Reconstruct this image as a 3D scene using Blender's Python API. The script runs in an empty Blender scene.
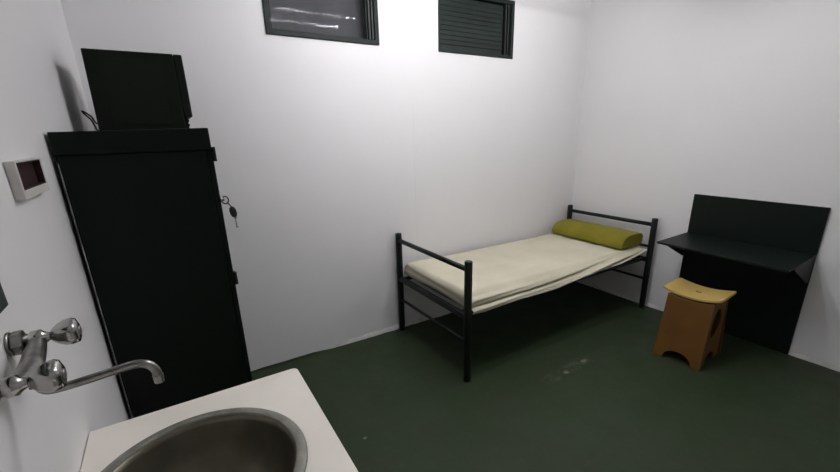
import bpy, bmesh, math, random
from mathutils import Vector, Matrix, noise
random.seed(7)
PI = math.pi
S = bpy.context.scene
C = S.collection

# ---------------------------------------------------------------- camera
cam_d = bpy.data.cameras.new('camera'); cam = bpy.data.objects.new('camera', cam_d); C.objects.link(cam)
yw, pt_, rl = math.radians(-31.8442), math.radians(-17.6104), math.radians(-1.2849)
fw = Vector((-math.sin(yw)*math.cos(pt_), math.cos(yw)*math.cos(pt_), math.sin(pt_)))
rt = fw.cross(Vector((0, 0, 1))).normalized(); up = rt.cross(fw)
r2 = math.cos(rl)*rt + math.sin(rl)*up; u2 = -math.sin(rl)*rt + math.cos(rl)*up
M4 = Matrix.Identity(4)
for i in range(3):
    M4[i][0] = r2[i]; M4[i][1] = u2[i]; M4[i][2] = -fw[i]
M4.translation = Vector((0.2756, -2.6318, 1.5299))
cam.matrix_world = M4
cam_d.sensor_width = 36; cam_d.lens = 397.51/840*36
cam_d.shift_x = -(423.2153-420)/840; cam_d.shift_y = (259.6793-236)/840
cam_d.clip_start = 0.02
S.camera = cam
# ---------------------------------------------------------------- world, exposure
W = bpy.data.worlds.new('world'); S.world = W; W.use_nodes = True
W.node_tree.nodes['Background'].inputs[0].default_value = (0.02, 0.025, 0.03, 1)
W.node_tree.nodes['Background'].inputs[1].default_value = 0.5
S.view_settings.view_transform = 'Standard'; S.view_settings.look = 'None'
S.view_settings.exposure = 0.0; S.view_settings.gamma = 1.0
S.view_settings.use_curve_mapping = False
LAMP = 190.0; LAMP_FILL = 98.0   # tube emission of the mirrored ceiling fixture and of the added fill lamp

# ---------------------------------------------------------------- materials
def mat(name, col, rough=0.6, metal=0.0, bump=0.0, bscale=30, var=0.0, vscale=4, spec=0.5, col2=None, detail=4, coat=0):
    m = bpy.data.materials.new(name); m.use_nodes = True
    nt = m.node_tree; b = nt.nodes['Principled BSDF']
    b.inputs['Base Color'].default_value = (*col, 1)
    b.inputs['Roughness'].default_value = rough; b.inputs['Metallic'].default_value = metal
    b.inputs['Specular IOR Level'].default_value = spec
    b.inputs['Coat Weight'].default_value = coat
    tc = nt.nodes.new('ShaderNodeTexCoord')
    if var or col2:
        n = nt.nodes.new('ShaderNodeTexNoise'); n.inputs['Scale'].default_value = vscale; n.inputs['Detail'].default_value = detail
        nt.links.new(tc.outputs['Object'], n.inputs['Vector'])
        mx = nt.nodes.new('ShaderNodeMix'); mx.data_type = 'RGBA'
        c2 = col2 or tuple(max(0, c*(1-var)) for c in col)
        rp = nt.nodes.new('ShaderNodeMapRange'); rp.inputs[1].default_value = .35; rp.inputs[2].default_value = .65
        nt.links.new(n.outputs['Fac'], rp.inputs[0]); nt.links.new(rp.outputs[0], mx.inputs['Factor'])
        mx.inputs['A'].default_value = (*col, 1); mx.inputs['B'].default_value = (*c2, 1)
        nt.links.new(mx.outputs['Result'], b.inputs['Base Color'])
    if bump:
        n2 = nt.nodes.new('ShaderNodeTexNoise'); n2.inputs['Scale'].default_value = bscale; n2.inputs['Detail'].default_value = 5
        nt.links.new(tc.outputs['Object'], n2.inputs['Vector'])
        bp = nt.nodes.new('ShaderNodeBump'); bp.inputs['Strength'].default_value = bump; bp.inputs['Distance'].default_value = 0.01
        nt.links.new(n2.outputs['Fac'], bp.inputs['Height']); nt.links.new(bp.outputs['Normal'], b.inputs['Normal'])
    return m

M = {}
M['wall'] = mat('wall_paint', (0.82, 0.81, 0.815), 0.62, bump=.10, bscale=9, var=.03, vscale=1.3)
M['ceiling'] = mat('ceiling_paint', (0.86, 0.86, 0.86), .8, bump=.05)
M['front'] = mat('front_wall_paint', (0.48, 0.48, 0.47), .7)
M['plaster'] = mat('rough_plaster', (0.74, 0.73, 0.72), .8, bump=.4, bscale=50, var=.12, vscale=20)
M['green_metal'] = mat('green_black_metal', (0.0028, 0.0068, 0.0040), .5, bump=.12, bscale=2.2, var=.25, vscale=3, spec=.16)
M['bed_metal'] = mat('bed_frame_metal', (0.007, 0.011, 0.009), .45, bump=.06, bscale=40, var=.3, vscale=9, spec=.3)
M['desk_green'] = mat('desk_green_paint', (0.0045, 0.0092, 0.0064), .45, bump=.05, bscale=5, var=.2, vscale=5, spec=.22)
M['window_green'] = mat('window_green_paint', (0.017, 0.025, 0.022), .5, bump=.08, bscale=40, var=.35, vscale=14, spec=.2)
M['guide_dark'] = mat('guide_dark_green', (0.010, 0.014, 0.012), .5, var=.3, vscale=10)
M['shutter_green'] = mat('shutter_green_paint', (0.019, 0.028, 0.023), .55, bump=.06, bscale=30, var=.3, vscale=10, spec=.2)
M['reflected_grey'] = mat('pane_reflection_grey', (0.095, 0.098, 0.102), .6, var=.35, vscale=3)
M['device'] = mat('device_plastic', (0.007, 0.010, 0.007), .55, bump=.0, var=.2, vscale=20, spec=.15)
M['black'] = mat('black_rubber', (0.008, 0.008, 0.009), .5)
M['highlight_pale'] = mat('painted_highlight', (0.50, 0.51, 0.48), .45, metal=.2, var=.6, vscale=25)
M['chrome'] = mat('chrome', (0.50, 0.49, 0.475), .16, metal=1, bump=.03, bscale=60, var=.25, vscale=30)
M['chrome_worn'] = mat('worn_chrome', (0.34, 0.33, 0.31), .28, metal=1, bump=.15, bscale=50, var=.4, vscale=40)
M['stainless'] = mat('worn_stainless', (0.20, 0.185, 0.14), .38, metal=.7, bump=.08, bscale=14, var=.45, vscale=6, col2=(.10,.092,.066))
M['rim'] = mat('stainless_rim', (0.27, 0.26, 0.225), .5, metal=.35, bump=.2, bscale=60, var=.35, vscale=18)
M['counter'] = mat('white_counter', (0.92, 0.86, 0.79), .4, bump=.03, bscale=12, var=.05, vscale=5)
M['sheet'] = mat('cream_sheet', (0.63, 0.585, 0.45), .85, bump=.25, bscale=16, var=.10, vscale=4)
M['ticking'] = mat('mattress_cloth', (0.45, 0.42, 0.36), .9, var=.1)
M['pillow'] = mat('mustard_green_cloth', (0.225, 0.195, 0.008), .85, bump=.25, bscale=18, var=.15, vscale=8)
M['ply_top'] = mat('pale_plywood', (0.56, 0.40, 0.12), .5, var=.18, vscale=5)
M['ply_side'] = mat('orange_brown_plywood', (0.16, 0.069, 0.010), .5, var=.25, vscale=4)
M['box_white'] = mat('white_plastic', (0.70, 0.67, 0.64), .45, var=.1, vscale=30)
M['box_red'] = mat('dark_red_recess', (0.034, 0.003, 0.004), .6, var=.5, vscale=30)
M['panel_green'] = mat('wall_panel_green', (0.02, 0.035, 0.028), .4)
M['drain'] = mat('drain_metal', (0.25, 0.23, 0.2), .4, metal=.8)
M['housing'] = mat('lamp_housing_grey', (0.25, 0.25, 0.25), .6)
M['floor_green'] = mat('skirting_green_paint', (0.028, 0.052, 0.030), .45, var=.3, vscale=20)

# tube emission
m = bpy.data.materials.new('fluorescent_tube'); m.use_nodes = True
b = m.node_tree.nodes['Principled BSDF']; b.inputs['Base Color'].default_value = (.9, .9, .9, 1)
b.inputs['Emission Color'].default_value = (0.985, 0.975, 1.0, 1); b.inputs['Emission Strength'].default_value = LAMP
M['tube'] = m
M['tube_fill'] = m.copy(); M['tube_fill'].node_tree.nodes['Principled BSDF'].inputs['Emission Strength'].default_value = LAMP_FILL
# glass
m = bpy.data.materials.new('window_glass'); m.use_nodes = True; nt = m.node_tree; nt.nodes.clear()
out = nt.nodes.new('ShaderNodeOutputMaterial'); mixs = nt.nodes.new('ShaderNodeMixShader')
tr = nt.nodes.new('ShaderNodeBsdfTransparent'); gl = nt.nodes.new('ShaderNodeBsdfGlossy'); fr = nt.nodes.new('ShaderNodeFresnel')
tr.inputs[0].default_value = (.88, .88, .89, 1); gl.inputs['Roughness'].default_value = .0; fr.inputs[0].default_value = 1.085
nt.links.new(fr.outputs[0], mixs.inputs[0]); nt.links.new(tr.outputs[0], mixs.inputs[1]); nt.links.new(gl.outputs[0], mixs.inputs[2])
nt.links.new(mixs.outputs[0], out.inputs[0]); M['glass'] = m

# floor paint: dark green with mottling, wear and two pale scuffs
m = bpy.data.materials.new('green_floor_paint'); m.use_nodes = True; nt = m.node_tree; b = nt.nodes['Principled BSDF']
N = nt.nodes.new; L = nt.links.new
tc = N('ShaderNodeTexCoord')
def noise_node(scale, detail=4, rough=.5):
    n = N('ShaderNodeTexNoise'); n.inputs['Scale'].default_value = scale; n.inputs['Detail'].default_value = detail
    n.inputs['Roughness'].default_value = rough; L(tc.outputs['Object'], n.inputs['Vector']); return n
def rng(src, a, b_, c=0, d=1):
    r = N('ShaderNodeMapRange'); L(src, r.inputs[0])
    for i, v in enumerate((a, b_, c, d)): r.inputs[i+1].default_value = v
    return r.outputs[0]
def mixc(f, A, B):
    x = N('ShaderNodeMix'); x.data_type = 'RGBA'; L(f, x.inputs['Factor'])
    for k, v in (('A', A), ('B', B)):
        if isinstance(v, tuple): x.inputs[k].default_value = (*v, 1)
        else: L(v, x.inputs[k])
    return x.outputs['Result']
def mth(op, a, b_):
    x = N('ShaderNodeMath'); x.operation = op
    for i, v in enumerate((a, b_)):
        if isinstance(v, (int, float)): x.inputs[i].default_value = v
        else: L(v, x.inputs[i])
    return x.outputs[0]
base = mixc(rng(noise_node(1.6, 5, .6).outputs['Fac'], .35, .65), (0.024, 0.042, 0.019), (0.033, 0.045, 0.023))
base = mixc(rng(noise_node(22, 6, .7).outputs['Fac'], .52, .72, 0, .35), base, (0.058, 0.070, 0.048))
sep = N('ShaderNodeSeparateXYZ'); L(tc.outputs['Object'], sep.inputs[0])
def ell(cx, cy, rx, ry):
    dx = mth('DIVIDE', mth('SUBTRACT', sep.outputs[0], cx), rx); dy = mth('DIVIDE', mth('SUBTRACT', sep.outputs[1], cy), ry)
    d = mth('SQRT', mth('ADD', mth('MULTIPLY', dx, dx), mth('MULTIPLY', dy, dy)), 0)
    return rng(d, .3, 1, 1, 0)
sc = mth('MAXIMUM', ell(2.42, -1.165, .24, .06), mth('MULTIPLY', ell(2.13, -1.18, .10, .07), .8))
sc = mth('MULTIPLY', sc, rng(noise_node(16, 5, .7).outputs['Fac'], .47, .68, 0, .9))
base = mixc(sc, base, (0.13, 0.135, 0.10))
dot = mth('MAXIMUM', rng(ell(.905, -.995, .012, .01), 0, .2, 0, .6), mth('MAXIMUM', rng(ell(2.27, -1.185, .022, .018), 0, .4, 0, .8), rng(ell(2.48, -1.16, .03, .014), 0, .4, 0, .7)))
base = mixc(dot, base, (0.22, 0.22, 0.17))
L(base, b.inputs['Base Color'])
L(rng(noise_node(5, 4).outputs['Fac'], .3, .7, .42, .6), b.inputs['Roughness'])
b.inputs['Specular IOR Level'].default_value = .2
bp_ = N('ShaderNodeBump'); bp_.inputs['Strength'].default_value = .12; bp_.inputs['Distance'].default_value = .01
L(noise_node(14, 6).outputs['Fac'], bp_.inputs['Height']); L(bp_.outputs['Normal'], b.inputs['Normal'])
M['floor'] = m
# perforated mesh look on the set's side
m = bpy.data.materials.new('perforated_grille'); m.use_nodes = True; nt = m.node_tree; b = nt.nodes['Principled BSDF']
tcd = nt.nodes.new('ShaderNodeTexCoord'); vo = nt.nodes.new('ShaderNodeTexVoronoi'); vo.inputs['Scale'].default_value = 120; vo.inputs['Randomness'].default_value = 0
nt.links.new(tcd.outputs['Object'], vo.inputs['Vector'])
mr = nt.nodes.new('ShaderNodeMapRange'); mr.inputs[1].default_value = .2; mr.inputs[2].default_value = .45; nt.links.new(vo.outputs['Distance'], mr.inputs[0])
mx = nt.nodes.new('ShaderNodeMix'); mx.data_type = 'RGBA'; mx.inputs['A'].default_value = (.003, .005, .003, 1); mx.inputs['B'].default_value = (.010, .014, .009, 1)
nt.links.new(mr.outputs[0], mx.inputs['Factor']); nt.links.new(mx.outputs['Result'], b.inputs['Base Color']); b.inputs['Roughness'].default_value = .55
b.inputs['Specular IOR Level'].default_value = .15
M['grille'] = m

# ---------------------------------------------------------------- helpers
def obj(name, bm, m, parent=None, smooth=False, bevel=0, seg=2):
    me = bpy.data.meshes.new(name); bm.normal_update(); bm.to_mesh(me); bm.free()
    o = bpy.data.objects.new(name, me); C.objects.link(o)
    me.materials.append(M[m] if isinstance(m, str) else m)
    if smooth:
        for p in me.polygons: p.use_smooth = True
    if bevel:
        md = o.modifiers.new('bevel', 'BEVEL'); md.width = bevel; md.segments = seg; md.limit_method = 'ANGLE'; md.angle_limit = math.radians(40)
        md.harden_normals = False
    if parent:
        o.parent = parent
        o.matrix_parent_inverse = Matrix.Translation(-parent.location) if parent.type == 'EMPTY' else Matrix.Identity(4)
    return o
def struct(name, bm, m, parent=None, **k):
    o = obj(name, bm, m, parent, **k)
    if not parent: o['kind'] = 'structure'
    return o
def thing(name, label, cat, loc=(0, 0, 0), group=None):
    o = bpy.data.objects.new(name, None); C.objects.link(o); o.location = loc; o.empty_display_size = .1
    o['label'] = label; o['category'] = cat
    if group: o['group'] = group
    return o
def tag(o, label, cat, group=None):
    o['label'] = label; o['category'] = cat
    if group: o['group'] = group
    return o
def box(bm, x0, x1, y0, y1, z0, z1):
    r = bmesh.ops.create_cube(bm, size=1)
    for v in r['verts']:
        v.co = Vector(((x0+x1)/2+v.co.x*(x1-x0), (y0+y1)/2+v.co.y*(y1-y0), (z0+z1)/2+v.co.z*(z1-z0)))
    return r['verts']
def bx(*a):
    bm = bmesh.new(); box(bm, *a); return bm
def tube(bm, pts, rad, seg=16, cap=True):
    pts = [Vector(p) for p in pts]; n = len(pts)
    rads = rad if isinstance(rad, (list, tuple)) else [rad]*n
    t0 = (pts[1]-pts[0]).normalized()
    a = Vector((0, 0, 1)) if abs(t0.z) < .9 else Vector((1, 0, 0))
    nrm = t0.cross(a).normalized(); rings = []
    for i, p in enumerate(pts):
        t = (pts[min(i+1, n-1)]-pts[max(i-1, 0)]).normalized()
        nrm = (nrm-t*nrm.dot(t)).normalized(); bn = t.cross(nrm)
        rings.append([bm.verts.new(p+rads[i]*(math.cos(2*PI*k/seg)*nrm+math.sin(2*PI*k/seg)*bn)) for k in range(seg)])
    for i in range(n-1):
        for k in range(seg):
            bm.faces.new((rings[i][k], rings[i+1][k], rings[i+1][(k+1) % seg], rings[i][(k+1) % seg]))
    if cap:
        bm.faces.new(rings[0]); bm.faces.new(list(reversed(rings[-1])))
    bmesh.ops.recalc_face_normals(bm, faces=bm.faces)
    return bm
def tb(pts, rad, seg=16): return tube(bmesh.new(), pts, rad, seg)
def spline(pts, n=8):
    P = [Vector(p) for p in pts]; P = [2*P[0]-P[1]]+P+[2*P[-1]-P[-2]]; o = []
    for i in range(1, len(P)-2):
        for k in range(n):
            t = k/n; a, b, c, d = P[i-1:i+3]
            o.append(.5*((2*b)+(c-a)*t+(2*a-5*b+4*c-d)*t*t+(3*b-a-3*c+d)*t**3))
    o.append(P[-2]); return o
def lathe(bm, prof, cx, cy, cz, seg=64, axis='z'):
    rings = []
    for r, h in prof:
        ring = []
        for k in range(seg):
            a = 2*PI*k/seg
            if axis == 'z': co = (cx+r*math.cos(a), cy+r*math.sin(a), cz+h)
            else: co = (cx+h, cy+r*math.cos(a), cz+r*math.sin(a))
            ring.append(bm.verts.new(co))
        rings.append(ring)
    for i in range(len(rings)-1):
        for k in range(seg):
            bm.faces.new((rings[i][k], rings[i][(k+1) % seg], rings[i+1][(k+1) % seg], rings[i+1][k]))
    bm.faces.new(list(reversed(rings[0]))); bm.faces.new(rings[-1])
    bmesh.ops.recalc_face_normals(bm, faces=bm.faces)
    return bm
def sheet_panel(outer, holes, thick, mtx):
    """flat panel with holes, from a filled curve; local xy plane centred on thickness, moved by mtx"""
    cu = bpy.data.curves.new('c', 'CURVE'); cu.dimensions = '2D'; cu.fill_mode = 'BOTH'; cu.extrude = thick/2
    for loop in [outer]+holes:
        sp = cu.splines.new('POLY'); sp.points.add(len(loop)-1)
        for i, p in enumerate(loop): sp.points[i].co = (p[0], p[1], 0, 1)
        sp.use_cyclic_u = True
    tmp = bpy.data.objects.new('t', cu); C.objects.link(tmp)
    dg = bpy.context.evaluated_depsgraph_get(); me = bpy.data.meshes.new_from_object(tmp.evaluated_get(dg))
    bm = bmesh.new(); bm.from_mesh(me); bmesh.ops.remove_doubles(bm, verts=bm.verts, dist=1e-5)
    bpy.data.objects.remove(tmp); bpy.data.curves.remove(cu); bpy.data.meshes.remove(me)
    bmesh.ops.transform(bm, matrix=mtx, verts=bm.verts)
    bmesh.ops.recalc_face_normals(bm, faces=bm.faces)
    return bm
def rect(x0, x1, y0, y1): return [(x0, y0), (x1, y0), (x1, y1), (x0, y1)]
def basis(o, ex, ey, ez):
    m_ = Matrix.Identity(4)
    for i in range(3):
        m_[i][0] = ex[i]; m_[i][1] = ey[i]; m_[i][2] = ez[i]; m_[i][3] = o[i]
    return m_

# ---------------------------------------------------------------- room shell
R = 3.73; D = -3.3; H = 2.65; WT = .2
struct('floor', bx(-WT, R+WT, D-WT, WT, -.1, 0), 'floor')
struct('ceiling', bx(-WT, R+WT, D-WT, WT, H, H+.1), 'ceiling')
struct('wall_left', bx(-WT, 0, D-WT, WT, 0, H), 'wall')
struct('wall_right', bx(R, R+WT, D-WT, WT, 0, H), 'wall')
struct('wall_front', bx(0, R, D-WT, D, 0, H), 'front')
W1 = (.888, 1.603, 2.090, 2.50); W2 = (2.079, 2.805, 2.090, 2.50)
struct('wall_back', sheet_panel(rect(0, R, 0, H), [rect(*W1), rect(*W2)], WT,
       basis((0, WT/2, 0), (1, 0, 0), (0, 0, 1), (0, -1, 0))), 'wall')
# worn, uneven foot of the back wall: plaster lip, and floor paint run up onto it near the locker
def ragged(name, a, b, nx, hfun, dfun, m, side='back'):
    bm = bmesh.new(); n = 120; rows = []
    for i in range(n+1):
        s = a+(b-a)*i/n; h = hfun(s); d = dfun(s)
        prof = [(0, h), (d*.45, h*.6), (d, h*.1), (d, -.002)]
        row = []
        for q, z in prof:
            row.append(bm.verts.new((s, -q-.0005, z) if side == 'back' else (R-q-.0005, s, z)))
        rows.append(row)
    for i in range(n):
        for k in range(3): bm.faces.new((rows[i][k], rows[i+1][k], rows[i+1][k+1], rows[i][k+1]))
    bmesh.ops.recalc_face_normals(bm, faces=bm.faces)
    return struct(name, bm, m, smooth=True)
nz = lambda s, f, k=0: noise.noise(Vector((s*f, k, 0)))
ragged('trim_1', 1.02, 3.70, 0, lambda s: (.035+.02*nz(s, 5))*min(1, .05+(s-1.02)*4), lambda s: (.010+.010*nz(s, 6, 3)+.006*nz(s, 25, 1))*min(1, .05+(s-1.02)*3), 'plaster')
ragged('trim_2', 0.01, 1.10, 0, lambda s: (.013+.006*nz(s, 9))*min(1, (1.101-s)*6), lambda s: .003+.002*nz(s, 16, 3), 'floor_green')
ragged('trim_3', -.03, -3.25, 0, lambda s: .03+.012*nz(s, 7, 9), lambda s: .010+.008*nz(s, 8, 5)+.005*nz(s, 25, 2), 'plaster', 'right')

# window 1: glazed, green-grey frame, dark shutter guides on its right, grey board behind that carries the pane's reflected grey
x0, x1, z0, z1 = W1
w = bpy.data.objects.new('window_1', None); C.objects.link(w); w.location = (x0, 0, z0); w['kind'] = 'structure'
obj('window_frame', sheet_panel(rect(x0, x1, z0, z1), [rect(x0+.030, x1-.028, z0+.028, z1-.03)], .06,
    basis((0, .018, 0), (1, 0, 0), (0, 0, 1), (0, -1, 0))), 'window_green', w, bevel=.003)
obj('sash', sheet_panel(rect(x0+.031, x1-.069, z0+.029, z1-.031), [rect(x0+.043, x1-.078, z0+.036, z1-.05)], .02,
    basis((0, .022, 0), (1, 0, 0), (0, 0, 1), (0, -1, 0))), 'window_green', w, bevel=.002)
obj('pane', bx(x0+.041, x1-.076, .0215, .0245, z0+.035, z1-.045), 'glass', w)
bm = bmesh.new()
for k in range(2): box(bm, x1-.066+k*.022, x1-.054+k*.022, .0, .05, z0+.029, z1-.031)
obj('shutter_guide', bm, 'guide_dark', w, bevel=.001)
obj('outer_board', bx(x0+.002, x1-.002, .10, .115, z0+.002, z1-.002), 'reflected_grey', w)  # added grey board; its colour stands in for reflection in the pane
# window 2: closed green slatted shutter
x0, x1, z0, z1 = W2
w = bpy.data.objects.new('window_2', None); C.objects.link(w); w.location = (x0, 0, z0); w['kind'] = 'structure'
obj('window_frame', sheet_panel(rect(x0, x1, z0, z1), [rect(x0+.014, x1-.026, z0+.024, z1-.03)], .06,
    basis((0, .022, 0), (1, 0, 0), (0, 0, 1), (0, -1, 0))), 'shutter_green', w, bevel=.003)
bm = bmesh.new(); zz = z0+.026
while zz < z1-.05:
    vs = box(bm, x0+.016, x1-.105, .010, .022, zz, zz+.034)
    for v in vs:
        if v.co.z > zz+.01: v.co.y += .006
    zz += .031
obj('slats', bm, 'shutter_green', w, bevel=.002)
bm = bmesh.new()
for k in range(2): box(bm, x1-.088+k*.028, x1-.076+k*.028, .0, .05, z0+.026, z1-.032)
obj('shutter_guide', bm, 'guide_dark', w, bevel=.001)
obj('outer_board', bx(x0+.002, x1-.002, .10, .115, z0+.002, z1-.002), 'shutter_green', w)
# narrow painted joint strip between two wall boards, half way along the back wall
obj_ = struct('trim_4', bx(1.853, 1.861, -.0012, .001, .05, 1.75), 'wall')

# ---------------------------------------------------------------- ceiling lamp (seen mirrored in the window glass), plus an added fill lamp
def ceiling_lamp(cx, cy, label, tm):
    lamp = thing('ceiling_lamp', label, 'lamp', (cx, cy, H), 'ceiling lamps')
    obj('housing', bx(cx-.40, cx+.40, cy-.24, cy+.29, H-.014, H-.002), 'housing', lamp, bevel=.003)
    for y in (cy-.15, cy+.20):
        for (a, b_) in ((cx-.33, cx-.04), (cx+.03, cx+.33)):
            obj('tube', tb([(a, y, 2.5), (b_, y, 2.5)], .0085), tm, lamp, smooth=True)
        for x in (cx-.341, cx-.005, cx+.341):
            obj('tube_holder', bx(x-.009, x+.009, y-.010, y+.010, 2.488, H-.015), 'housing', lamp)
ceiling_lamp(1.56, -1.17, 'ceiling lamp mirrored in the window glass, nearer the locker', 'tube')
ceiling_lamp(2.75, -1.20, 'unseen added fill lamp above the bed and stool, nearer the right wall', 'tube_fill')  # unseen second fixture, added to brighten the right side

# ---------------------------------------------------------------- locker
x0, x1, y0, y1, zt = .014, .413, -1.083, -.25, 1.557
lk = thing('metal_locker', 'tall narrow dark green metal locker against the left wall', 'locker', (.21, -.66, 0))
obj('body', bx(x0, x1-.018, y0, y1, .0, 1.492), 'green_metal', lk, bevel=.003)
bm = bmesh.new()
for v in box(bm, .0085, x1-.001, y0-.006, y1+.004, 1.4925, zt):
    if v.co.x > .2 and v.co.z > 1.5: v.co.z += .006
    if v.co.x < .2 and v.co.z > 1.5: v.co.z -= .001
obj('cap', bm, 'green_metal', lk, bevel=.003)
bm = bmesh.new()
box(bm, .0088, .0112, y0-.003, y0+.01, .02, 1.485)
obj('edge_flange', bm, 'green_metal', lk)
f = obj('edge_highlight', bx(.0116, .0136, y0-.0025, y0+.006, .02, 1.470), 'highlight_pale', lk); f['label'] = 'pale strip with the edge highlight painted in'  # thin pale strip; the edge's highlight is put into its colour
ym = (y0+y1)/2
for (a, b_) in ((y0+.003, ym-.002), (ym+.002, y1-.003)):
    d = obj('door', bx(x1-.017, x1, a, b_, .04, 1.4922), 'green_metal', lk, bevel=.002)
for z in (1.482, 1.036):
    bm = tb([(x1+.004, y0+.004, z-.027), (x1+.004, y0+.004, z+.020)], .0065, 10)
    box(bm, x1, x1+.006, y0+.004, y0+.03, z-.027, z+.018)
    obj('hinge', bm, 'green_metal', lk)
# lock, and the bunch of keys hanging from it
lkk = obj('lock', lathe(bmesh.new(), [(.011, 0), (.011, .005), (.007, .007), (.007, .014)], x1, y0+.033, 1.322, 20, 'x'), 'chrome_worn', lk, smooth=True)
ky = thing('key_ring', 'small bunch of keys with black fob hanging from the locker lock', 'keys', (x1+.016, y0+.033, 1.315))
pts = [(x1+.0165+.011*math.cos(a), y0+.033+.002*math.sin(2*a), 1.318+.013*math.sin(a)) for a in [2*PI*k/20 for k in range(21)]]
obj('ring', tb(pts, .0022, 8), 'black', ky, smooth=True)
obj('strap', tb([(x1+.022, y0+.033, 1.308), (x1+.028, y0+.033, 1.300), (x1+.033, y0+.033, 1.292)], .0022, 8), 'black', ky)
bm = bmesh.new()
lathe(bm, [(.002, .0), (.0085, -.004), (.0115, -.014), (.0115, -.028), (.008, -.038), (.002, -.040)], 0, 0, 0, 20)
bmesh.ops.scale(bm, vec=(1, .45, 1), verts=bm.verts)
bmesh.ops.rotate(bm, cent=(0, 0, 0), matrix=Matrix.Rotation(math.radians(-9), 3, 'Y'), verts=bm.verts)
bmesh.ops.translate(bm, vec=(x1+.033, y0+.033, 1.293), verts=bm.verts)
obj('fob', bm, 'black', ky, smooth=True)
bm = bx(x1+.038, x1+.042, y0+.032, y0+.034, 1.213, 1.256); box(bm, x1+.042, x1+.045, y0+.032, y0+.034, 1.216, 1.220); box(bm, x1+.042, x1+.044, y0+.032, y0+.034, 1.225, 1.229)
box(bm, x1+.035, x1+.045, y0+.032, y0+.034, 1.249, 1.262)
obj('key', bm, 'chrome_worn', ky)

# ---------------------------------------------------------------- boxy electronic set on the locker
fy, by = -.63, -.27
tv = thing('television', 'dark boxy television with perforated side standing on the green locker', 'television', (.25, -.45, zt))
zb = zt+.0075; zT = 1.849
bm = bmesh.new()
vs = box(bm, .087, .372, fy, by, zb, zT+.002)
for v in vs:
    if v.co.x < .1 and v.co.z < 1.7: v.co.x -= .006
    if v.co.x < .1 and v.co.z > 1.7: v.co.z -= .001
body = obj('body', bm, 'device', tv, bevel=.004)
obj('side_grille', bx(.135, .325, fy-.0025, fy+.001, zb+.025, zT-.022), 'grille', tv)
obj('front_bezel', bx(.3725, .403, fy-.001, by+.001, 1.616, zT+.001), 'device', tv, bevel=.004)
obj('screen', bx(.4025, .4055, fy+.035, by-.035, 1.655, zT-.035), 'black', tv)
bm = bmesh.new()
for k in range(7): box(bm, .3725, .388-(k % 2)*.004, fy+.01, by-.01, zb+.0082*k, zb+.0082*(k+1)+.0002)
obj('ribbed_foot', bm, 'device', tv)
obj('power_cord', tb(spline([(.088, -.46, 1.600), (.066, -.5, 1.597), (.055, -.5, 1.622), (.036, -.5, 1.640), (.031, -.5, 1.642), (.036, -.505, 1.632), (.052, -.505, 1.610), (.060, -.505, 1.585), (.066, -.505, 1.570), (.095, -.40, 1.5668)]), .0032, 10), 'black', tv, smooth=True)

# ---------------------------------------------------------------- white wall box with dark red recess
wb = thing('wall_box', 'white wall box with dark red recess on the left wall, beside the locker', 'wall box', (0, -1.4, 1.41))
obj('housing', sheet_panel(rect(-1.500, -1.290, 1.416, 1.494), [rect(-1.494, -1.297, 1.434, 1.490)], .018,
    basis((.0092, 0, 0), (0, 1, 0), (0, 0, 1), (1, 0, 0))), 'box_white', wb, bevel=.002)
bm = bmesh.new()
box(bm, .0005, .003, -1.493, -1.298, 1.435, 1.489)
box(bm, .003, .0165, -1.4935, -1.4915, 1.4345, 1.4895); box(bm, .003, .0165, -1.2995, -1.2975, 1.4345, 1.4895)
box(bm, .003, .0165, -1.4915, -1.2995, 1.4345, 1.4365); box(bm, .003, .0165, -1.4915, -1.2995, 1.4875, 1.4895)
r = obj('recess', bm, 'box_red', wb); r['label'] = 'dark red inside of the white box'

# ---------------------------------------------------------------- dark green panel whose corner shows at the picture's left edge
wp = thing('wall_panel', 'dark green panel above the tap, only its corner in view at the left', 'panel', (0, -2.0, 1.29))
obj('frame', sheet_panel(rect(-2.25, -1.808, 1.29, 1.75), [rect(-2.22, -1.838, 1.32, 1.72)], .03,
    basis((.0155, 0, 0), (0, 1, 0), (0, 0, 1), (1, 0, 0))), 'panel_green', wp, bevel=.003)
obj('panel', bx(.001, .012, -2.219, -1.839, 1.321, 1.719), 'panel_green', wp)

# ---------------------------------------------------------------- washstand, basin, tap
CH = .86; cr = .500; cb = -1.525; ce = -2.55
ws = thing('washstand', 'white washstand with rounded-corner top below the wall tap', 'washstand', (.25, -2.0, 0))
scx, scy, sr = .2165, -1.8290, .2165
rc = .016
cor = [(cr-rc+rc*math.sin(a), cb-rc+rc*math.cos(a)) for a in [PI/2*k/8 for k in range(9)]]
outer = [(.002, cb)]+cor+[(cr, ce), (.002, ce)]
hole = [(scx+(sr-.012)*math.cos(2*PI*k/72), scy+(sr-.012)*math.sin(2*PI*k/72)) for k in range(72)]
obj('worktop', sheet_panel(outer, [hole], .04, basis((0, 0, CH-.02), (1, 0, 0), (0, 1, 0), (0, 0, 1))), 'counter', ws, bevel=.002)
for (a, b_) in ((cb-.07, cb-.02), (ce+.02, ce+.07)):
    obj('side_support', bx(.003, cr-.03, a, b_, 0, CH-.041), 'counter', ws)
bs = thing('basin', 'round stainless steel basin sunk in the white washstand top', 'sink', (scx, scy, CH))
q = bmesh.new()
prof = [(sr-.0245, .002), (sr-.012, .0040), (sr-.003, .003), (sr, .0008), (sr-.011, .0006), (sr-.0135, -.002),
        (sr-.030, -.060), (sr-.055, -.115), (sr-.095, -.150), (.03, -.160), (.03, -.158),
        (sr-.096, -.147), (sr-.058, -.112), (sr-.036, -.058), (sr-.029, -.012)]
bm = bmesh.new(); rings = []
for r_, h in prof:
    rings.append([bm.verts.new((scx+r_*math.cos(2*PI*k/96), scy+r_*math.sin(2*PI*k/96), CH+h)) for k in range(96)])
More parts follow.
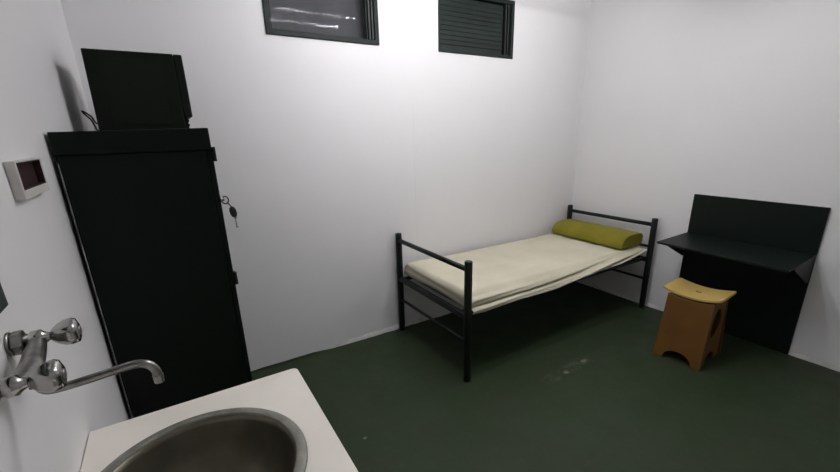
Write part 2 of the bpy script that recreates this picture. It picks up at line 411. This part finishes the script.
for i in range(len(rings)):
    j = (i+1) % len(rings)
    for k in range(96): bm.faces.new((rings[i][k], rings[i][(k+1) % 96], rings[j][(k+1) % 96], rings[j][k]))
bmesh.ops.recalc_face_normals(bm, faces=bm.faces)
bo = obj('bowl', bm, 'stainless', bs, smooth=True)
# the brighter flat rim sits on the bowl's lip
rim = bmesh.new(); rp_ = [(sr-.0235, .0020), (sr-.0225, .0072), (sr-.020, .0080), (sr-.003, .0064), (sr+.001, .0040), (sr+.001, .0012)]
rings = [[rim.verts.new((scx+r_*math.cos(2*PI*k/96), scy+r_*math.sin(2*PI*k/96), CH+h)) for k in range(96)] for r_, h in rp_]
for i in range(len(rings)-1):
    for k in range(96): rim.faces.new((rings[i][k], rings[i][(k+1) % 96], rings[i+1][(k+1) % 96], rings[i+1][k]))
bmesh.ops.recalc_face_normals(rim, faces=rim.faces)
r = obj('rim', rim, 'rim', bs, smooth=True); r['label'] = 'brighter worn steel rim'
obj('drain', lathe(bmesh.new(), [(.033, -.158), (.033, -.1555), (.024, -.1555), (.022, -.157)], scx, scy, CH, 32), 'drain', bs, smooth=True)

tp = thing('wall_tap', 'chrome two-handle mixer tap on the left wall with long spout over the basin', 'tap', (0, -1.84, 1.2))
zi = 1.213
def xcyl(prof, y, z, seg=28): return lathe(bmesh.new(), prof, 0, y, z, seg, 'x')
for y, zc in ((-1.764, zi-.003), (-1.914, zi-.010)):
    obj('wall_flange', xcyl([(.021, .001), (.021, .003), (.018, .005)], y, zc), 'chrome_worn', tp, smooth=True)
    obj('union_nut', xcyl([(.0185, .004), (.0205, .007), (.0205, .017), (.0185, .020)], y, zc, 6), 'chrome_worn', tp)
    obj('valve', xcyl([(.0120, .018), (.0120, .027), (.0150, .030), (.0150, .042), (.0105, .046), (.0070, .052), (.0065, .058)], y, zc), 'chrome', tp, smooth=True)
    # faceted, flaring handle
    bm = bmesh.new(); seg = 48; rings = []
    for h, r_, fl in ((.053, .007, 0), (.057, .0120, .3), (.064, .0175, 1), (.073, .0220, 1), (.083, .0232, 1), (.089, .0210, .8), (.0915, .0150, .3), (.0920, .004, 0)):
        ring = []
        for k in range(seg):
            a = 2*PI*k/seg; rr = r_*(1+.065*fl*math.cos(5*a))
            ring.append(bm.verts.new((h, y+rr*math.cos(a), zc+rr*math.sin(a))))
        rings.append(ring)
    for i in range(len(rings)-1):
        for k in range(seg): bm.faces.new((rings[i][k], rings[i][(k+1) % seg], rings[i+1][(k+1) % seg], rings[i+1][k]))
    bm.faces.new(rings[0]); bm.faces.new(rings[-1]); bmesh.ops.recalc_face_normals(bm, faces=bm.faces)
    hd = obj('handle', bm, 'chrome', tp, smooth=True)
    obj('handle_cap', xcyl([(.008, .0915), (.008, .0932), (.005, .0942)], y, zc, 20), 'chrome_worn', hd, smooth=True)
# mixer body between the two valves, with the spout socket under its middle
arm = spline([(.036, -1.768, zi-.006), (.037, -1.80, zi-.013), (.039, -1.839, zi-.018), (.037, -1.878, zi-.017), (.036, -1.910, zi-.013)], 6)
nA = len(arm)
obj('mixer_body', tb(arm, [.0125+.0030*math.sin(PI*i/(nA-1)) for i in range(nA)], 20), 'chrome_worn', tp, smooth=True)
obj('spout_nut', tb([(.040, -1.839, zi-.030), (.040, -1.839, zi-.054)], .0125, 6), 'chrome_worn', tp)
sp = spline([(.040, -1.839, zi-.050), (.043, -1.839, zi-.062), (.056, -1.840, zi-.0665), (.090, -1.841, zi-.065), (.13, -1.842, zi-.061), (.155, -1.843, zi-.058), (.173, -1.845, zi-.058), (.186, -1.847, zi-.064), (.193, -1.848, zi-.076), (.1945, -1.848, zi-.088)], 6)
obj('spout', tb(sp, .0072, 18), 'chrome_worn', tp, smooth=True)
obj('aerator', tb([(.1945, -1.848, zi-.086), (.1945, -1.848, zi-.101)], [.0086, .0078], 16), 'chrome_worn', tp)

# ---------------------------------------------------------------- bed
b0, b1, yf, yn, hp = 1.669, 3.650, -.040, -.891, .811
bed = thing('metal_bed', 'dark metal single bed frame standing along the back wall', 'bed', (2.66, -.465, 0))
for x in (b0, b1):
    for y in (yf, yn):
        o_ = obj('leg', tb([(x, y, .0), (x, y, .004), (x, y, hp-.004), (x, y, hp)], [.022, .024, .024, .022], 20), 'bed_metal', bed)
        for p in o_.data.polygons: p.use_smooth = len(p.vertices) == 4
for x, nm in ((b0, 'foot_rail'), (b1, 'head_rail')):
    obj(nm, tb([(x, yf, .757), (x, yn, .757)], .0165, 16), 'bed_metal', bed, smooth=True)
    obj(nm, tb([(x, yf, .273), (x, yn, .273)], .011, 16), 'bed_metal', bed, smooth=True)
    obj('cross_rail', bx(x-.016, x+.016, yn, yf, .430, .466), 'bed_metal', bed, bevel=.003)
obj('cross_rail', tb([(b1, yf, .566), (b1, yn, .566)], .011, 16), 'bed_metal', bed, smooth=True)
for y in (yf, yn):
    obj('side_rail', bx(b0, b1, *((-.852, -.828) if y < -.5 else (-.086, -.062)), .436, .462), 'bed_metal', bed, bevel=.003)
bm = bmesh.new()
for k in range(14):
    x = b0+.09+k*(b1-b0-.18)/13; box(bm, x-.02, x+.02, -.84, -.07, .452, .4625)
obj('slats', bm, 'bed_metal', bed)
mt = obj('mattress', bx(1.722, 3.575, -.822, -.075, .4635, .550), 'ticking', bevel=.02, seg=3)
tag(mt, 'thin mattress on the bed frame, covered by the cream sheet', 'mattress')
# sheet draped over the mattress
def lerp(t, pts):
    for (a, va), (b_, vb) in zip(pts, pts[1:]):
        if t <= b_: 
            u = max(0, (t-a)/(b_-a)); u = u*u*(3-2*u)*.5+u*.5; return va+(vb-va)*u
    return pts[-1][1]
topz = lambda x: lerp(x, [(1.70, .578), (1.80, .580), (2.3, .566), (3.04, .563), (3.62, .570)])
hemz = lambda x: lerp(x, [(1.70, .462), (1.80, .458), (2.1, .466), (2.45, .448), (2.80, .468), (3.30, .505), (3.47, .530), (3.60, .550)])
bm = bmesh.new(); NX, NT, ND = 150, 60, 26; XA, XB = 1.708, 3.585; YT0, YT1 = -.060, -.835
rows = []
def top_pt(x, y):
    z = topz(x)
    z += .004*noise.noise(Vector((x*3, y*5, 0)))+.0035*noise.noise(Vector((x*2+y*7, y*14, 4)))
    # long shallow creases that run with the bed and a few across at the foot
    z += .0045*math.exp(-((y+.74-.06*(x-1.7))/.018)**2)*min(1, (x-1.7)*2)
    z += .0025*math.exp(-((y+.50+.05*(x-2.4))/.014)**2)*math.exp(-((x-2.1)/.4)**2)
    z += .003*math.exp(-((x-2.55-.2*y)/.02)**2)
    z += .0020*math.exp(-((x-2.9+.1*y)/.02)**2)
    ey = min(1, (y-YT1)/.03) if y < -.8 else min(1, (YT0-y)/.03)
    ex = min(1, (x-XA)/.03)
    for e in (ey, ex): z -= .016*(1-max(0, e))**2
    return z
for i in range(-10, NX+1):
    row = []
    u = max(0, i)/NX; x = XA+(XB-XA)*u; foot = (-i/10) if i < 0 else 0
    for j in range(-8, NT+ND+1):
        yy = YT0+(YT1-YT0)*min(1, max(0, j)/NT)
        z = top_pt(x, yy); px, py = x, yy
        side = max(0, j-NT)/ND; back = -j/8 if j < 0 else 0
        if side > 0:
            hz = hemz(x)+.006*noise.noise(Vector((x*8, 0, 2)))
            zt_ = z; t = side
            xr = max(0, x-2.2)
            ph = 1.75*t+.75*xr**1.15+.12*noise.noise(Vector((x*2, 3, 0)))-.30
            fold = math.sin(2*PI*ph)
            fold2 = math.sin(2*PI*(2.1*ph+.35*(x-1.7)))*.45
            amp = .017*min(1, t*4)*(1-.45*(x-1.7)/1.9)
            py = yy-.045*math.sin(min(1, t*1.3)*PI/2)-amp*(fold+fold2)-.006*t-.004
            py = min(py, yy-.022*min(1, t*5))
            zt_ += .006*amp/.013*math.sin(2*PI*ph+1.2)*min(1, t*4)*(1-t)
            z = zt_+(hz-zt_)*t
            # gathered round the near foot post
            if x < 1.80: py += .0*(1.80-x)
        if back > 0:
            z -= .05*back; py = yy+.004*back
        if foot > 0:
            ft = foot; zz_ = .488+.010*math.sin(yy*9)
            base_z = z
            if side == 0: z = base_z+(zz_-base_z)*ft
            px = x-.006*math.sin(PI*ft)-.002+.003*math.sin(2*PI*ft*1.2+yy*4)
            if side > 0: px = x-.004*ft
        row.append(bm.verts.new((px, py, z)))
    rows.append(row)
for i in range(len(rows)-1):
    for j in range(len(rows[0])-1):
        bm.faces.new((rows[i][j], rows[i+1][j], rows[i+1][j+1], rows[i][j+1]))
bmesh.ops.recalc_face_normals(bm, faces=bm.faces)
sh = obj('bed_sheet', bm, 'sheet', smooth=True)
md = sh.modifiers.new('thick', 'SOLIDIFY'); md.thickness = .003; md.offset = 0
tag(sh, 'creased cream sheet draped over the thin mattress, hanging loose along the near side', 'sheet')
# pillow: half-round bolster, flat near end
bm = bmesh.new(); n = 44; rings = []
def pil_prof(sc_, wob):
    # profile in x,z: steep front, rounded top, flat base
    p = [(3.328, .0), (3.318, .020), (3.326, .050), (3.348, .084), (3.385, .104), (3.44, .112), (3.56, .112), (3.612, .102), (3.632, .075), (3.632, .030), (3.620, .0), (3.47, -.001)]
    cx_, cz_ = 3.472, .050
    return [(cx_+(a-cx_)*sc_, cz_+(b_-cz_)*sc_) for a, b_ in p]
ys = []
for k in range(n+1):
    t = k/n; y = -.832+t*(.786); ys.append(y)
    sc_ = 1
    if t < .02: sc_ = .93+.07*(t/.02)
    if t > .90: sc_ = math.sqrt(max(0.02, 1-((t-.90)/.102)**2))
    ring = []
    for a, c_ in pil_prof(sc_, 0):
        nn = .005*noise.noise(Vector((a*6, y*6, c_*12)))
        zlow = .5805
        z = zlow+max(0, c_)-(.045*(1-sc_) if sc_ < .9 else 0)
        z = max(zlow, z)
        ring.append(bm.verts.new((a+nn+.015*(t-.5), y-.012*(c_ < .03)*0, z+nn*.5*(c_ > .01))))
    rings.append(ring)
for i in range(n):
    m_ = len(rings[0])
    for k in range(m_): bm.faces.new((rings[i][k], rings[i][(k+1) % m_], rings[i+1][(k+1) % m_], rings[i+1][k]))
bm.faces.new(rings[0]); bm.faces.new(rings[-1]); bmesh.ops.recalc_face_normals(bm, faces=bm.faces)
pl = obj('pillow', bm, 'pillow', bevel=.008, seg=3)
pl.modifiers['bevel'].angle_limit = math.radians(50)
for p in pl.data.polygons: p.use_smooth = len(p.vertices) == 4
tag(pl, 'mustard green bolster pillow at the head of the bed', 'pillow')

# ---------------------------------------------------------------- wall desk
dk = thing('wall_desk', 'dark green metal desk shelf with tall back panel on the right wall', 'desk', (R-.02, -1.51, 0))
d0, d1 = -1.125, -1.902; XS = R-.458
obj('back_panel', bx(R-.019, R-.002, d1, d0, .0, 1.035), 'desk_green', dk, bevel=.002)
bm = bx(XS, R-.0195, d1, d0, .722, .730); box(bm, XS, XS+.003, d1, d0, .714, .722)
for v in bm.verts:
    if v.co.x < R-.3: v.co.z -= .006 if v.co.y > -1.5 else .020
obj('shelf', bm, 'desk_green', dk, bevel=.001)
for y in (d0-.004, d1+.004):
    obj('bracket', sheet_panel([(R-.02, .718), (XS+.10, .706), (XS+.10, .690), (R-.045, .540), (R-.02, .540)], [], .004,
        basis((0, y, 0), (1, 0, 0), (0, 0, 1), (0, -1, 0))), 'desk_green', dk)
sm = obj('shelf_glint', bx(3.655, 3.66, -1.60, -1.52, .7302, .7306), 'highlight_pale', dk); sm['label'] = 'short pale painted glint'
sm.data.materials[0] = mat('glint_grey', (.05, .06, .055), .5)  # a glint on the shelf, painted as a short grey strip

# ---------------------------------------------------------------- stool
st = thing('stool', 'small wooden stool with curved pale seat and brown sides beside the desk', 'stool', (3.155, -1.506, 0))
A = math.radians(4)
Rz = Matrix.Rotation(A, 4, 'Z')
# world = T * Rz ; local x (depth, -x faces the room), y along the seat
T = Matrix.Translation((3.155, -1.506, 0)) @ Rz; TS = Matrix.Translation((3.190, -1.492, 0)) @ Rz
hs = .48
def bodyw(z): u = z/.45; return .178+(.105-.178)*u       # half depth
def halfy(z): u = z/.45; return .146+(.136-.146)*u
def arch_outline(w0_, w1_, h, aw, ah, n=16, sag=0):
    o = [(-w0_, 0), (-aw, 0)]
    o += [(-aw*math.cos(PI*k/n), ah*math.sin(PI*k/n)**.8) for k in range(1, n)]
    o += [(aw, 0), (w0_, 0)]
    o += [(w1_*(1-k/6), h+sag*(1-k/6)**2) for k in range(13)]
    return o
tp_h = .462
for sgn in (-1, 1):
    lean = Vector((-sgn*(.178-.118)/.45, 0, 1)); ln_ = lean.length; ez = lean.normalized()
    n_ = Vector((0, sgn, 0)); nx_ = n_.cross(ez)
    mtx = T @ basis((sgn*.173, 0, .001), n_, ez, nx_)
    obj('front_panel' if sgn < 0 else 'back_panel', sheet_panel(arch_outline(.147, .138, .438*ln_, .088, .072, sag=.017), [], .012, mtx), 'ply_side', st, bevel=.001)
for sgn in (-1, 1):
    mtx = T @ basis((0, sgn*.128, .001), (1, 0, 0), (0, 0, 1), (0, -1, 0))
    hole = [(.070*math.cos(a)*(1-.15*math.sin(a)), .285+.112*math.sin(a)) for a in [2*PI*k/28 for k in range(28)]]
    obj('side_panel', sheet_panel(arch_outline(.159, .107, .449, .080, .075), [hole], .012, mtx), 'ply_side', st, bevel=.001)
# curved seat with finger hole
bm = bmesh.new(); nu, nv = 40, 24; hu, hv = .176, .140
ring_r = .011
def seat_z(y): return .452+.028*(y/hu)**2
grid = {}
def sx(u, v):
    # square to rounded outline
    y = u*hu; x = v*hv*(1-.05*abs(u)**6)
    y = y*(1-.03*abs(v)**6)
    return x, y
for i in range(nu+1):
    for j in range(nv+1):
        x, y = sx(-1+2*i/nu, -1+2*j/nv); grid[i, j] = bm.verts.new((x, y, seat_z(y)))
for i in range(nu):
    for j in range(nv):
        c_ = ((i+.5)/nu*2-1)*hu, ((j+.5)/nv*2-1)*hv
        if abs(c_[0]) < .012*1.3 and abs(c_[1]) < .012: continue
        bm.faces.new((grid[i, j], grid[i, j+1], grid[i+1, j+1], grid[i+1, j]))
bmesh.ops.transform(bm, matrix=TS, verts=bm.verts)
bmesh.ops.recalc_face_normals(bm, faces=bm.faces)
se = obj('seat', bm, 'ply_top', st, smooth=False); se['label'] = 'pale curved plywood seat with a finger hole'
md = se.modifiers.new('thick', 'SOLIDIFY'); md.thickness = .013; md.offset = 0
